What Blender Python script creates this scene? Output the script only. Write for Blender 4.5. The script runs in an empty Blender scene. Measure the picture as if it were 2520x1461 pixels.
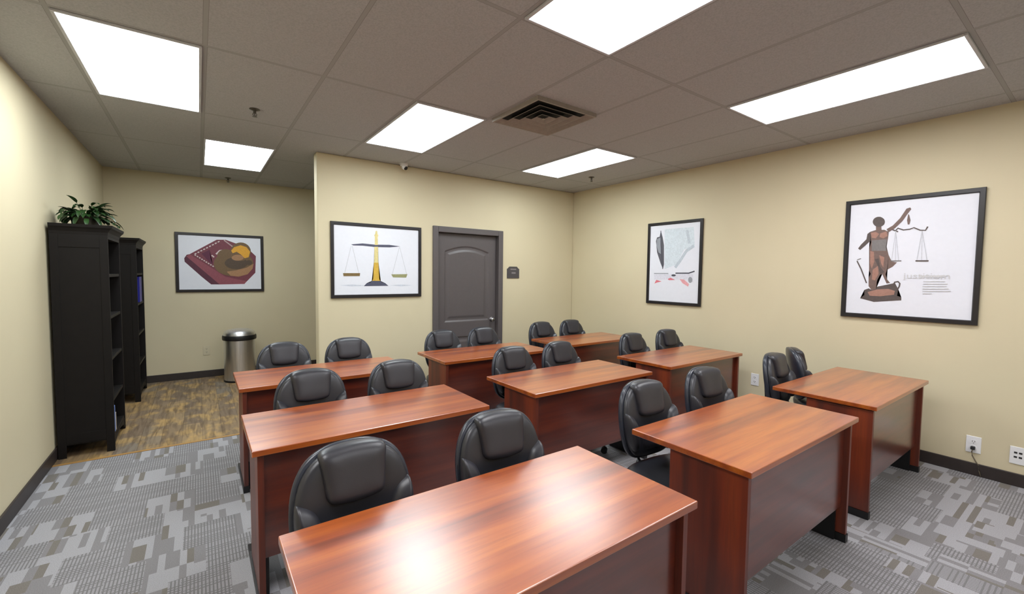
import bpy, bmesh, math, random
from mathutils import Vector, Matrix
random.seed(7)
SC = bpy.context.scene
COL = SC.collection
PI = math.pi
H = 2.78                      # ceiling height
XL, XR = -0.945, 4.81         # left and right walls
YB, YF = 5.07, 7.46           # back wall with the door, far wall of the alcove
XC = 1.05                     # corner where the alcove opens
YN = -2.9                     # wall behind the camera

# ------------------------------------------------------------------ helpers
def mesh_obj(name, bm, mat, parent=None, smooth=False, auto=None, bevel=0, seg=2):
    bmesh.ops.recalc_face_normals(bm, faces=bm.faces[:])
    me = bpy.data.meshes.new(name)
    bm.to_mesh(me); bm.free()
    if smooth or auto:
        for p in me.polygons: p.use_smooth = True
    if auto: me.set_sharp_from_angle(angle=math.radians(auto))
    me.materials.append(mat)
    o = bpy.data.objects.new(name, me); COL.objects.link(o)
    if parent: o.parent = parent
    if bevel:
        b = o.modifiers.new('bevel', 'BEVEL'); b.width = bevel; b.segments = seg; b.limit_method = 'ANGLE'; b.angle_limit = math.radians(40)
        b.harden_normals = False
    return o

def tag(o, label, cat, group=None, kind=None):
    o['label'] = label; o['category'] = cat
    if group: o['group'] = group
    if kind: o['kind'] = kind
    return o

def thing(name, label, cat, loc=(0, 0, 0), rz=0, group=None):
    o = bpy.data.objects.new(name, None); COL.objects.link(o)
    o.location = loc; o.rotation_euler = (0, 0, rz); o.empty_display_size = .05
    return tag(o, label, cat, group)

def structure(name, bm, mat, **k):
    o = mesh_obj(name, bm, mat, **k); o['kind'] = 'structure'; return o

def copy_tree(o, parent=None):
    c = o.copy(); COL.objects.link(c)
    if parent: c.parent = parent
    for ch in [x for x in list(COL.objects) if x.parent == o]: copy_tree(ch, c)
    return c

def box(bm, x0, x1, y0, y1, z0, z1):
    v = [bm.verts.new((x, y, z)) for z in (z0, z1) for y in (y0, y1) for x in (x0, x1)]
    for f in ((0,2,3,1),(4,5,7,6),(0,1,5,4),(2,6,7,3),(0,4,6,2),(1,3,7,5)): bm.faces.new([v[i] for i in f])
    return v

def boxes(*L):
    bm = bmesh.new()
    for b in L: box(bm, *b)
    return bm

def lathe(bm, prof, n=32, c=(0, 0), axis='z'):
    rings = []
    for r, z in prof:
        ring = []
        for k in range(n):
            a = 2*PI*k/n
            if axis == 'z': p = (c[0]+r*math.cos(a), c[1]+r*math.sin(a), z)
            elif axis == 'y': p = (c[0]+r*math.cos(a), z, c[1]+r*math.sin(a))
            else: p = (z, c[0]+r*math.cos(a), c[1]+r*math.sin(a))
            ring.append(bm.verts.new(p))
        rings.append(ring)
    for a, b in zip(rings, rings[1:]):
        for k in range(n): bm.faces.new((a[k], a[(k+1) % n], b[(k+1) % n], b[k]))
    for r in (rings[0], rings[-1]): bm.faces.new(r)
    return bm

def tube(bm, pts, rad, n=8, flat=1.0):
    pts = [Vector(p) for p in pts]; rings = []
    rr = rad if isinstance(rad, (list, tuple)) else [rad]*len(pts)
    for i, p in enumerate(pts):
        t = (pts[min(i+1, len(pts)-1)]-pts[max(i-1, 0)]).normalized()
        up = Vector((0, 0, 1)) if abs(t.z) < .95 else Vector((0, 1, 0))
        s = t.cross(up).normalized(); u = s.cross(t).normalized()
        rings.append([bm.verts.new(p+s*rr[i]*math.cos(2*PI*k/n)+u*rr[i]*flat*math.sin(2*PI*k/n)) for k in range(n)])
    for a, b in zip(rings, rings[1:]):
        for k in range(n): bm.faces.new((a[k], a[(k+1) % n], b[(k+1) % n], b[k]))
    bm.faces.new(rings[0]); bm.faces.new(rings[-1])
    return bm

def prism(bm, pts, f0, f1):
    """extrude a 2D outline; f0/f1 map (a,b) to 3D"""
    A = [bm.verts.new(f0(*p)) for p in pts]; B = [bm.verts.new(f1(*p)) for p in pts]
    n = len(pts)
    bm.faces.new(A); bm.faces.new(B[::-1])
    for k in range(n): bm.faces.new((A[k], B[k], B[(k+1) % n], A[(k+1) % n]))
    return bm

# ------------------------------------------------------------------ materials
def lin(c): return tuple(((x/255)/12.92 if x/255 <= .04045 else (((x/255)+.055)/1.055)**2.4) for x in c)+(1,)

class NT:
    def __init__(s, name):
        s.m = bpy.data.materials.new(name); s.m.use_nodes = True
        s.t = s.m.node_tree; s.b = s.t.nodes['Principled BSDF']
    def n(s, typ, **kw):
        o = s.t.nodes.new(typ)
        for k, v in kw.items():
            if k.startswith('_'): setattr(o, k[1:], v)
            else: o.inputs[k.replace('__', ' ')].default_value = v
        return o
    def l(s, a, b): s.t.links.new(a, b)
    def math(s, op, a, b=None, c=None):
        o = s.t.nodes.new('ShaderNodeMath'); o.operation = op
        for i, x in enumerate((a, b, c)):
            if x is None: continue
            if isinstance(x, (int, float)): o.inputs[i].default_value = x
            else: s.l(x, o.inputs[i])
        return o.outputs[0]
    def mix(s, f, a, b):
        o = s.t.nodes.new('ShaderNodeMix'); o.data_type = 'RGBA'
        for i, x in ((0, f), (6, a), (7, b)):
            if isinstance(x, (int, float, tuple)): o.inputs[i].default_value = x
            else: s.l(x, o.inputs[i])
        return o.outputs[2]
    def ramp(s, fac, stops, interp='LINEAR'):
        o = s.t.nodes.new('ShaderNodeValToRGB'); cr = o.color_ramp; cr.interpolation = interp
        while len(cr.elements) < len(stops): cr.elements.new(.5)
        for e, (p, c) in zip(cr.elements, stops): e.position = p; e.color = c
        s.l(fac, o.inputs[0]); return o.outputs[0]
    def coord(s, scale=(1, 1, 1), rot=(0, 0, 0), kind='Object'):
        tc = s.n('ShaderNodeTexCoord'); mp = s.n('ShaderNodeMapping')
        mp.inputs['Scale'].default_value = scale; mp.inputs['Rotation'].default_value = rot
        s.l(tc.outputs[kind], mp.inputs[0]); return mp.outputs[0]
    def bump(s, hgt, strength=.2, dist=.002):
        o = s.n('ShaderNodeBump'); o.inputs['Strength'].default_value = strength; o.inputs['Distance'].default_value = dist
        s.l(hgt, o.inputs['Height']); s.l(o.outputs[0], s.b.inputs['Normal'])
    def set(s, **k):
        for a, v in k.items():
            i = s.b.inputs[a.replace('__', ' ')]
            if isinstance(v, (int, float, tuple)): i.default_value = v
            else: s.l(v, i)
        return s.m

def plain(name, c, rough=.5, metal=0, spec=.5, noise=.06, nscale=30, bump=0):
    t = NT(name)
    nz = t.n('ShaderNodeTexNoise'); t.l(t.coord(), nz.inputs['Vector']); nz.inputs['Scale'].default_value = nscale
    col = lin(c)
    d = tuple(x*(1-noise) for x in col[:3])+(1,); e = tuple(min(1, x*(1+noise)) for x in col[:3])+(1,)
    t.set(Base__Color=t.ramp(nz.outputs[0], [(.3, d), (.7, e)]), Roughness=rough, Metallic=metal)
    t.b.inputs['Specular IOR Level'].default_value = spec
    if bump: t.bump(nz.outputs[0], bump)
    return t.m

def wall_mat():
    t = NT('cream_wall_paint')
    nz = t.n('ShaderNodeTexNoise'); t.l(t.coord(), nz.inputs['Vector']); nz.inputs['Scale'].default_value = 220; nz.inputs['Detail'].default_value = 3
    n2 = t.n('ShaderNodeTexNoise'); t.l(t.coord(), n2.inputs['Vector']); n2.inputs['Scale'].default_value = 1.3
    a, b = WALLC
    t.set(Base__Color=t.ramp(n2.outputs[0], [(.3, a), (.7, b)]), Roughness=.62)
    t.b.inputs['Specular IOR Level'].default_value = .3
    t.bump(nz.outputs[0], .15, .001)
    return t.m
WALLC = (lin((205, 194, 164)), lin((209, 198, 168)))

def ceiling_mat():
    t = NT('ceiling_tile_grid')
    co = t.coord()
    sp = t.n('ShaderNodeSeparateXYZ'); t.l(co, sp.inputs[0])
    fx = t.math('FRACT', t.math('DIVIDE', t.math('SUBTRACT', sp.outputs[0], .058-6.4), .64))
    fy = t.math('FRACT', t.math('DIVIDE', t.math('SUBTRACT', sp.outputs[1], .515-13.0), 1.30))
    def edge(f, w):   # 1 on the bar
        d = t.math('ABSOLUTE', t.math('SUBTRACT', f, .5))
        return t.math('GREATER_THAN', d, .5-w)
    bar = t.math('MAXIMUM', edge(fx, .0105/.64), edge(fy, .0105/1.30))
    inner = t.math('MAXIMUM', edge(fx, .0125/.64), edge(fy, .0125/1.30))
    gap = t.math('SUBTRACT', inner, bar)
    nz = t.n('ShaderNodeTexNoise'); t.l(co, nz.inputs['Vector']); nz.inputs['Scale'].default_value = 120; nz.inputs['Detail'].default_value = 4
    wn = t.n('ShaderNodeTexNoise'); t.l(co, wn.inputs['Vector']); wn.inputs['Scale'].default_value = 700
    sp1 = t.ramp(nz.outputs[0], [(.35, lin((170, 171, 173))), (.6, lin((182, 183, 185)))])
    spk = t.mix(t.math('GREATER_THAN', wn.outputs[0], .66), sp1, lin((150, 150, 150)))
    c = t.mix(bar, spk, lin((164, 164, 164)))
    c = t.mix(gap, c, lin((136, 134, 132)))
    t.set(Base__Color=c, Roughness=.85)
    t.b.inputs['Specular IOR Level'].default_value = .15
    hgt = t.math('ADD', t.math('MULTIPLY', nz.outputs[0], .3), t.math('MULTIPLY', bar, .4))
    t.bump(hgt, .25, .002)
    return t.m

def carpet_mat():
    t = NT('patterned_grey_carpet')
    co = t.coord()
    sp = t.n('ShaderNodeSeparateXYZ'); t.l(co, sp.inputs[0]); X, Y = sp.outputs[0], sp.outputs[1]
    tb = t.n('ShaderNodeCombineXYZ'); t.l(t.math('FLOOR', t.math('DIVIDE', X, .5)), tb.inputs[0]); t.l(t.math('FLOOR', t.math('DIVIDE', Y, .5)), tb.inputs[1]); tb.inputs[2].default_value = 5.5
    tw = t.n('ShaderNodeTexWhiteNoise'); t.l(tb.outputs[0], tw.inputs['Vector'])
    swap = t.math('GREATER_THAN', t.math('ADD', tw.outputs['Value'], t.math('MULTIPLY', X, .3)), 1.25)
    keep = t.math('SUBTRACT', 1.0, swap)
    X, Y = t.math('ADD', t.math('MULTIPLY', X, keep), t.math('MULTIPLY', Y, swap)), t.math('ADD', t.math('MULTIPLY', Y, keep), t.math('MULTIPLY', X, swap))
    def cellnoise(sx, sy, ox=0.0, shift=0.0):
        iy = t.math('FLOOR', t.math('DIVIDE', Y, sy))
        xs = t.math('ADD', X, ox) if not shift else t.math('ADD', X, t.math('MULTIPLY', iy, shift))
        ix = t.math('FLOOR', t.math('DIVIDE', xs, sx))
        cb = t.n('ShaderNodeCombineXYZ'); t.l(ix, cb.inputs[0]); t.l(iy, cb.inputs[1]); cb.inputs[2].default_value = ox*13+sx*7
        w = t.n('ShaderNodeTexWhiteNoise'); t.l(cb.outputs[0], w.inputs['Vector']); return w.outputs['Value']
    LT, MD, DK, BR = lin(CARP[0]), lin(CARP[1]), lin(CARP[2]), lin(CARP[3])
    bars = cellnoise(.036, .13, 0.0)
    bars2 = cellnoise(.030, .16, .41)
    blocks = cellnoise(.13, .10, 1.7, .037)
    region = cellnoise(.25, .26, .2, .10)
    region2 = cellnoise(.25, .5, .9)
    sub = cellnoise(.25, .17, 2.3)
    cb = t.ramp(bars, [(0, LT), (.58, MD), (.84, BR)], 'CONSTANT')
    cb2 = t.ramp(bars2, [(0, LT), (.5, MD), (.88, BR)], 'CONSTANT')
    cblk = t.ramp(blocks, [(0, BR), (.22, LT), (.7, MD)], 'CONSTANT')
    fx = t.math('GREATER_THAN', t.math('FRACT', t.math('DIVIDE', X, .015)), .58)
    fy = t.math('GREATER_THAN', t.math('FRACT', t.math('DIVIDE', Y, .019)), .62)
    hx = t.math('GREATER_THAN', cellnoise(.3, .012, 3.1), .45)
    hatch = t.mix(t.math('MAXIMUM', fx, t.math('MULTIPLY', fy, hx)), LT, DK)
    hatch = t.mix(.35, hatch, MD)
    c = t.mix(t.math('GREATER_THAN', region, .42), hatch, cb)
    c = t.mix(t.math('GREATER_THAN', region, .72), c, cb2)
    c = t.mix(t.math('MULTIPLY', t.math('GREATER_THAN', region, .40), t.math('GREATER_THAN', sub, .86)), c, cblk)
    nz = t.n('ShaderNodeTexNoise'); t.l(co, nz.inputs['Vector']); nz.inputs['Scale'].default_value = 260; nz.inputs['Detail'].default_value = 2
    c2 = t.n('ShaderNodeMix', _data_type='RGBA', _blend_type='MULTIPLY'); c2.inputs[0].default_value = .5
    t.l(c, c2.inputs[6]); t.l(t.ramp(nz.outputs[0], [(.3, (.6, .6, .6, 1)), (.65, (1.15, 1.15, 1.15, 1))]), c2.inputs[7])
    t.set(Base__Color=c2.outputs[2], Roughness=.95)
    t.b.inputs['Specular IOR Level'].default_value = .1
    t.bump(nz.outputs[0], .5, .004)
    return t.m
CARP = [(158, 157, 161), (130, 128, 130), (110, 108, 109), (118, 113, 108)]

def plank_mat():
    t = NT('mottled_wood_planks')
    co = t.coord()
    sp = t.n('ShaderNodeSeparateXYZ'); t.l(co, sp.inputs[0]); X, Y = sp.outputs[0], sp.outputs[1]
    ix = t.math('FLOOR', t.math('DIVIDE', X, .15))
    wn0 = t.n('ShaderNodeTexWhiteNoise'); wn0.noise_dimensions = '1D'; t.l(ix, wn0.inputs['W'])
    iy = t.math('FLOOR', t.math('DIVIDE', t.math('ADD', Y, wn0.outputs['Value']), .9))
    cb = t.n('ShaderNodeCombineXYZ'); t.l(ix, cb.inputs[0]); t.l(iy, cb.inputs[1])
    wn = t.n('ShaderNodeTexWhiteNoise'); t.l(cb.outputs[0], wn.inputs['Vector'])
    base = t.ramp(wn.outputs['Value'], [(0, lin((136, 116, 94))), (.35, lin((116, 100, 84))), (.65, lin((152, 126, 90))), (1, lin((128, 118, 106)))])
    g = t.n('ShaderNodeTexNoise'); t.l(t.coord(scale=(30, 3, 1)), g.inputs['Vector']); g.inputs['Scale'].default_value = 1; g.inputs['Detail'].default_value = 5; g.inputs['Distortion'].default_value = .6
    pt = t.n('ShaderNodeTexNoise'); t.l(t.coord(scale=(5, 3, 1)), pt.inputs['Vector']); pt.inputs['Scale'].default_value = 1.5; pt.inputs['Detail'].default_value = 4
    c = t.mix(t.ramp(pt.outputs[0], [(.48, (0, 0, 0, 1)), (.62, (.75, .75, .75, 1))]), base, lin((182, 148, 92)))
    c = t.mix(t.ramp(g.outputs[0], [(.42, (.0, .0, .0, 1)), (.68, (.75, .75, .75, 1))]), c, lin((84, 68, 54)))
    fx = t.math('FRACT', t.math('DIVIDE', X, .15))
    gp = t.math('LESS_THAN', fx, .02)
    c = t.mix(t.math('MULTIPLY', gp, .6), c, lin((50, 38, 28)))
    t.set(Base__Color=c, Roughness=.45)
    t.bump(g.outputs[0], .1, .001)
    return t.m

def cherry(name, axis, rough, CH, coat=1.0):
    t = NT(name)
    st = {'x': (1.1, 16, 16), 'z': (16, 16, 1.1), 'y': (16, 1.1, 16)}[axis]
    fine = {'x': (5, 120, 120), 'z': (120, 120, 5), 'y': (120, 5, 120)}[axis]
    n1 = t.n('ShaderNodeTexNoise'); t.l(t.coord(scale=st), n1.inputs['Vector'])
    n1.inputs['Scale'].default_value = .8; n1.inputs['Detail'].default_value = 4; n1.inputs['Distortion'].default_value = .35
    n2 = t.n('ShaderNodeTexNoise'); t.l(t.coord(scale=fine), n2.inputs['Vector']); n2.inputs['Scale'].default_value = 1; n2.inputs['Detail'].default_value = 3
    c = t.ramp(n1.outputs[0], [(.28, lin(CH[0])), (.45, lin(CH[1])), (.58, lin(CH[2])), (.75, lin(CH[3]))])
    c = t.mix(t.ramp(n2.outputs[0], [(.45, (0, 0, 0, 1)), (.8, (.35, .35, .35, 1))]), c, lin(CH[0]))
    t.set(Base__Color=c, Roughness=rough+.1)
    t.b.inputs['Specular IOR Level'].default_value = .6
    t.b.inputs['Coat Weight'].default_value = coat
    t.b.inputs['Coat Roughness'].default_value = rough
    t.b.inputs['Coat IOR'].default_value = 1.78
    return t.m
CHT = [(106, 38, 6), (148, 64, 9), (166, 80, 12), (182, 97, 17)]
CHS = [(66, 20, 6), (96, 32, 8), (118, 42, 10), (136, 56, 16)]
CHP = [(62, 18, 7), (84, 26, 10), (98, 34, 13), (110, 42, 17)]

def leather(name, c, rough=.42):
    t = NT(name)
    v = t.n('ShaderNodeTexVoronoi'); t.l(t.coord(), v.inputs['Vector']); v.inputs['Scale'].default_value = 260
    nz = t.n('ShaderNodeTexNoise'); t.l(t.coord(), nz.inputs['Vector']); nz.inputs['Scale'].default_value = 7
    a = lin(c); b = tuple(x*1.25 for x in a[:3])+(1,)
    t.set(Base__Color=t.ramp(nz.outputs[0], [(.35, a), (.7, b)]), Roughness=rough)
    t.b.inputs['Specular IOR Level'].default_value = .5
    t.bump(v.outputs[0], .12, .0006)
    return t.m

def emit(name, c, s):
    t = NT(name)
    g = t.n('ShaderNodeTexNoise'); t.l(t.coord(), g.inputs['Vector']); g.inputs['Scale'].default_value = 2
    t.set(Base__Color=(.9, .9, .9, 1), Roughness=.5)
    t.b.inputs['Emission Color'].default_value = c; t.b.inputs['Emission Strength'].default_value = s
    return t.m

def steel_mat():
    t = NT('brushed_steel')
    g = t.n('ShaderNodeTexNoise'); t.l(t.coord(scale=(60, 60, 2)), g.inputs['Vector']); g.inputs['Scale'].default_value = 1
    t.set(Base__Color=t.ramp(g.outputs[0], [(.3, (.72, .73, .76, 1)), (.7, (.86, .87, .9, 1))]), Metallic=1.0, Roughness=.36)
    return t.m

M = dict(
    wall=wall_mat(), ceil=ceiling_mat(), carpet=carpet_mat(), plank=plank_mat(),
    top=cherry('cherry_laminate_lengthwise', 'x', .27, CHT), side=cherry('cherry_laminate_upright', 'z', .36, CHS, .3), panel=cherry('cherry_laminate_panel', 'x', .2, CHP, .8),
    black=plain('black_plastic', (22, 22, 25), .45), blackwood=plain('black_brown_wood', (15, 11, 10), .6, nscale=12, noise=.15, spec=.25),
    leather=leather('charcoal_leather', (39, 40, 46), .36), pad=leather('charcoal_leather_pad', (42, 42, 48), .37), shell=plain('chair_shell_plastic', (46, 50, 60), .28),
    base=plain('dark_baseboard', (48, 41, 40), .45), doorp=plain('dark_brown_grey_paint', (88, 82, 83), .4, noise=.03),
    frame=plain('black_frame', (30, 28, 32), .28), paper=plain('poster_paper', (222, 224, 233), .55, noise=.01),
    white=plain('white_plastic', (228, 228, 230), .4, noise=.02), slot=plain('dark_slot', (35, 35, 38), .5),
    fix=plain('fixture_white_metal', (196, 198, 204), .5, noise=.02), lampA=emit('lit_diffuser_cool', (.90, .975, 1, 1), 15.5), lampB=emit('lit_diffuser_neutral', (.97, .975, 1, 1), 15.5),
    vent=plain('vent_metal', (150, 142, 134), .5), dark=plain('vent_dark', (12, 11, 10), .8), steel=steel_mat(),
    chrome=plain('polished_metal', (190, 190, 195), .22, metal=1), leaf=plain('plant_leaf', (34, 64, 26), .45, noise=.5, nscale=18), soil=plain('soil', (40, 30, 24), .9),
    pot=plain('dark_wicker_pot', (58, 52, 40), .7, noise=.3, nscale=80), sign=plain('sign_brown', (72, 68, 70), .45), signlt=plain('sign_raised_text', (128, 122, 124), .5),
    plate=plain('cream_plastic_plate', (206, 196, 168), .5, noise=.02), cord=plain('grey_brown_cord', (108, 98, 84), .5), blue=plain('blue_binder', (24, 28, 130), .4), ltblue=plain('light_blue_book', (105, 130, 190), .5), cream=plain('cream_book', (190, 178, 165), .6),
    headw=plain('brass_sprinkler', (96, 92, 86), .35, metal=.6), edge=plain('baseboard_strip_metal', (168, 128, 74), .4),
    glass=plain('dome_lens', (10, 10, 12), .08),
)

# ------------------------------------------------------------------ the room
structure('floor', boxes((XL-.1, XR+.1, YN-.1, 4.66, -.1, 0)), M['carpet'])
o = structure('floor', boxes((XL-.1, XR+.1, 4.66, YF+.1, -.1, 0)), M['plank'])
structure('trim_1', boxes((XL, XC, 4.645, 4.675, -.001, .004)), M['edge'])
structure('ceiling', boxes((XL-.1, XR+.1, YN-.1, YF+.1, H, H+.1)), M['ceil'])
structure('wall_left', boxes((XL-.12, XL, YN-.1, YF+.1, 0, H)), M['wall'])
structure('wall_right', boxes((XR, XR+.12, YN-.1, YF+.1, 0, H)), M['wall'])
structure('wall_far', boxes((XL-.1, XR+.1, YF, YF+.12, 0, H)), M['wall'])
structure('wall_near', boxes((XL-.1, XR+.1, YN-.12, YN, 0, H)), M['wall'])
DX0, DX1, DZ = 2.40, 3.465, 2.095       # outside of the door frame
T = .14
_b = bmesh.new(); _w = [(XC, 0), (DX0+.05, 0), (DX0+.05, DZ-.05), (DX1-.05, DZ-.05), (DX1-.05, 0), (XR, 0), (XR, H), (XC, H)]
prism(_b, _w, lambda a, c: (a, YB, c), lambda a, c: (a, YB+T, c))
structure('wall_back', _b, M['wall'], bevel=.012)
bt, bh = .014, .095
structure('baseboard_left', boxes((XL, XL+bt, YN, YF, 0, bh)), M['base'], bevel=.004)
structure('baseboard_right', boxes((XR-bt, XR, YN, YB, 0, bh)), M['base'], bevel=.004)
structure('baseboard_far', boxes((XL, XR, YF-bt, YF, 0, bh)), M['base'], bevel=.004)
structure('baseboard_back', boxes((XC, DX0, YB-bt, YB, 0, bh), (DX1, XR, YB-bt, YB, 0, bh), (XC-bt, XC, YB-bt, YB+T, 0, bh)), M['base'], bevel=.004)
structure('baseboard_near', boxes((XL, XR, YN, YN+bt, 0, bh)), M['base'], bevel=.004)

# door with its frame
fr = boxes((DX0, DX0+.075, YB-.022, YB+T, 0, DZ), (DX1-.075, DX1, YB-.022, YB+T, 0, DZ), (DX0+.075, DX1-.075, YB-.022, YB+T, DZ-.075, DZ))
structure('trim_2', fr, M['doorp'], bevel=.006)
def door():
    bm = bmesh.new()
    x0, x1, z1 = DX0+.078, DX1-.078, DZ-.08
    y = YB+.05
    N = 110; MZ = 230
    xa, xb = x0+.115, x1-.115
    def inside(x, z):
        # signed distance-like depth into the panels
        d = -1
        if xa < x < xb:
            u = (x-xa)/(xb-xa)*2-1
            top = 1.79+.075*max(0, math.cos(u*PI/2))**.9
            d = max(d, min(x-xa, xb-x, z-.86, top-z))
            d = max(d, min(x-xa, xb-x, z-.20, .66-z))
        return d
    def prof(d):
        if d <= 0: return 0
        if d < .018: return .012*(d/.018)
        if d < .045: return .012
        if d < .075: return .012-.008*((d-.045)/.03)
        return .004
    V = [[bm.verts.new((x0+(x1-x0)*i/N, y+prof(inside(x0+(x1-x0)*i/N, z1*j/MZ+.004)), .004+(z1-.004)*j/MZ)) for i in range(N+1)] for j in range(MZ+1)]
    for j in range(MZ):
        for i in range(N): bm.faces.new((V[j][i], V[j][i+1], V[j+1][i+1], V[j+1][i]))
    box(bm, x0, x1, y+.014, y+.045, .004, z1)
    for a, b, c, d in ((x0, x0+.0005, .004, z1), (x1-.0005, x1, .004, z1), (x0, x1, z1-.0005, z1)):
        box(bm, a, b, y, y+.016, c, d)
    me = bpy.data.meshes.new('door_1'); bm.to_mesh(me); bm.free(); me.materials.append(M['doorp'])
    for p in me.polygons: p.use_smooth = False
    o = bpy.data.objects.new('door_1', me); COL.objects.link(o); o['kind'] = 'structure'
    b = bmesh.new(); kx, kz = x1-.068, .865
    lathe(b, [(.0, y-.0005), (.031, y-.001), (.031, y-.006), (.014, y-.010), (.011, y-.030), (.020, y-.036), (.027, y-.046), (.027, y-.056), (.018, y-.066), (0.001, y-.068)], 24, (kx, kz), 'y')
    k = mesh_obj('door_knob', b, M['chrome'], o, auto=40); k['label'] = 'small polished metal door knob'
door()

# ------------------------------------------------------------------ ceiling lights
def light(i, j, mat, label):
    x0 = .058+.64*i; y0 = .515+1.30*j
    x1, y1 = x0+.64, y0+1.30
    t = thing('ceiling_light', label, 'ceiling light', ((x0+x1)/2, (y0+y1)/2, H-.012), 0, 'lit panels in the dropped ceiling')
    w, l = .64/2-.013, 1.30/2-.013
    b = bmesh.new(); f = .016; z0, z1 = 0, .0118
    for q in ((-w, w, -l, -l+f), (-w, w, l-f, l), (-w, -w+f, -l+f, l-f), (w-f, w, -l+f, l-f)): box(b, *q, z0, z1)
    mesh_obj('frame', b, M['fix'], t, bevel=.002)
    b = boxes((-w+f, w-f, -l+f, l-f, .004, .011))
    mesh_obj('diffuser', b, mat, t)
LABELS = [
 (-1, 2, 'lampA', 'large lit ceiling panel at the upper left, nearest the cream left wall'),
 (0, 3.62, 'lampA', 'small far lit ceiling panel over the alcove above the gavel picture'),
 (2, 2, 'lampA', 'lit ceiling panel above the scales picture and the door, left of the square vent'),
 (2, 0, 'lampB', 'lit ceiling panel cut off by the top edge of the photo'),
 (5, 0, 'lampB', 'long lit ceiling panel at the upper right, above the statue picture'),
 (5, 2, 'lampA', 'far lit ceiling panel near the back right corner above the feather picture'),
 (-1, 0, 'lampB', 'lit ceiling panel behind the viewer on the left side'),
 (2, -2, 'lampB', 'lit ceiling panel behind the viewer in the middle'),
 (5, -2, 'lampB', 'lit ceiling panel behind the viewer near the right wall'),
]
for i, j, m, lab in LABELS: light(i, j, M[m], lab)

# square air vent with nested rings
def vent():
    cx, cy, w = 2.298, 2.795, .285
    t = thing('air_vent', 'square stepped air vent set in the ceiling left of the long light', 'air vent', (cx, cy, H-.002))
    b = boxes((-w, w, -w, w, -.0005, .0015)); mesh_obj('backing', b, M['dark'], t)
    for k in range(4):
        a = w-.0-k*.068; c = a-.040; zo, zi = -.026, -.003
        b = bmesh.new()
        rings = []
        for (r, z) in ((a, zo), (c, zi), (c-.003, zi), (a-.004, zo)):
            rings.append([b.verts.new((sx*r, sy*r, z)) for sx, sy in ((-1, -1), (1, -1), (1, 1), (-1, 1))])
        for q in range(4):
            A, B = rings[q], rings[(q+1) % 4]
            for s in range(4): b.faces.new((A[s], A[(s+1) % 4], B[(s+1) % 4], B[s]))
        mesh_obj('ring', b, M['vent'], t)
    b = boxes((-.012, .012, -.012, .012, -.026, -.022)); mesh_obj('centre_plate', b, M['vent'], t)
    b = bmesh.new(); f = .014
    for q in ((-w, w, -w-f, -w), (-w, w, w, w+f), (-w-f, -w, -w-f, w+f), (w, w+f, -w-f, w+f)): box(b, *q, -.028, .0015)
    mesh_obj('flange', b, M['vent'], t)
vent()

def sprinkler(x, y, lab):
    t = thing('fire_sprinkler', lab, 'sprinkler', (x, y, H), 0, 'fire sprinkler heads on the ceiling')
    b = bmesh.new(); lathe(b, [(.038, -.0005), (.038, -.004), (.02, -.012), (.011, -.014), (.011, -.03), (.007, -.034)], 24); mesh_obj('escutcheon', b, M['headw'], t, auto=35)
    b = bmesh.new()
    for s in (-1, 1): tube(b, [(s*.008, 0, -.03), (s*.015, 0, -.042), (s*.003, 0, -.058)], .003, 6)
    tube(b, [(0, 0, -.034), (0, 0, -.058)], .003, 8)
    mesh_obj('yoke', b, M['headw'], t)
    b = bmesh.new(); lathe(b, [(.004, -.056), (.018, -.058), (.018, -.060), (.004, -.061)], 20); mesh_obj('deflector', b, M['headw'], t)
sprinkler(.39, 4.07, 'fire sprinkler head right of the large left ceiling light')
sprinkler(.36, 7.26, 'fire sprinkler head near the far alcove wall, under the small light')
sprinkler(4.22, 4.12, 'fire sprinkler head right of the far ceiling light near the corner')

# security camera
t = thing('security_camera', 'small white dome security camera with black lens at the ceiling above the door wall', 'camera', (1.985, 4.97, H))
b = bmesh.new(); lathe(b, [(.045, -.0005), (.047, -.012), (.042, -.03), (.034, -.034)], 28); mesh_obj('housing', b, M['white'], t, auto=40)
b = bmesh.new()
bmesh.ops.create_uvsphere(b, u_segments=24, v_segments=14, radius=.036, matrix=Matrix.Translation((.004, -.008, -.04))); mesh_obj('eyeball', b, M['white'], t, smooth=True)
b = bmesh.new(); bmesh.ops.create_uvsphere(b, u_segments=20, v_segments=12, radius=.025, matrix=Matrix.Translation((.012, -.022, -.056))); mesh_obj('lens', b, M['glass'], t, smooth=True)

# ------------------------------------------------------------------ pictures
PC = {k: plain('print_'+k, v, .55, noise=.08, nscale=60) for k, v in dict(
    bronze=(112, 92, 86), bronze_dark=(84, 74, 72), copper=(158, 118, 104), grey=(120, 116, 116), silver=(186, 188, 194), pale=(200, 200, 203),
    ground=(196, 202, 214), navy=(74, 76, 96), gold_pale=(216, 202, 140), gold=(204, 166, 62), brown_pan=(118, 96, 56), olive_pan=(146, 146, 104),
    wine=(112, 52, 66), wine_dark=(82, 34, 54), wine_light=(136, 70, 82), plum=(86, 28, 58), dash=(204, 188, 186), umber=(108, 84, 56), umber_light=(158, 118, 84), umber_dark=(78, 62, 48), amber=(216, 158, 44),
    mist=(204, 214, 222), fog=(184, 194, 204), slate=(84, 84, 92), slate_light=(146, 150, 158), slate_dark=(66, 68, 80), lav=(212, 212, 224), red=(212, 116, 128), rose=(222, 160, 166)).items()}
PRINTNAME = dict(lady='statue_print', scales='scales_print', gavel='gavel_print', quill='feather_print')

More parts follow.
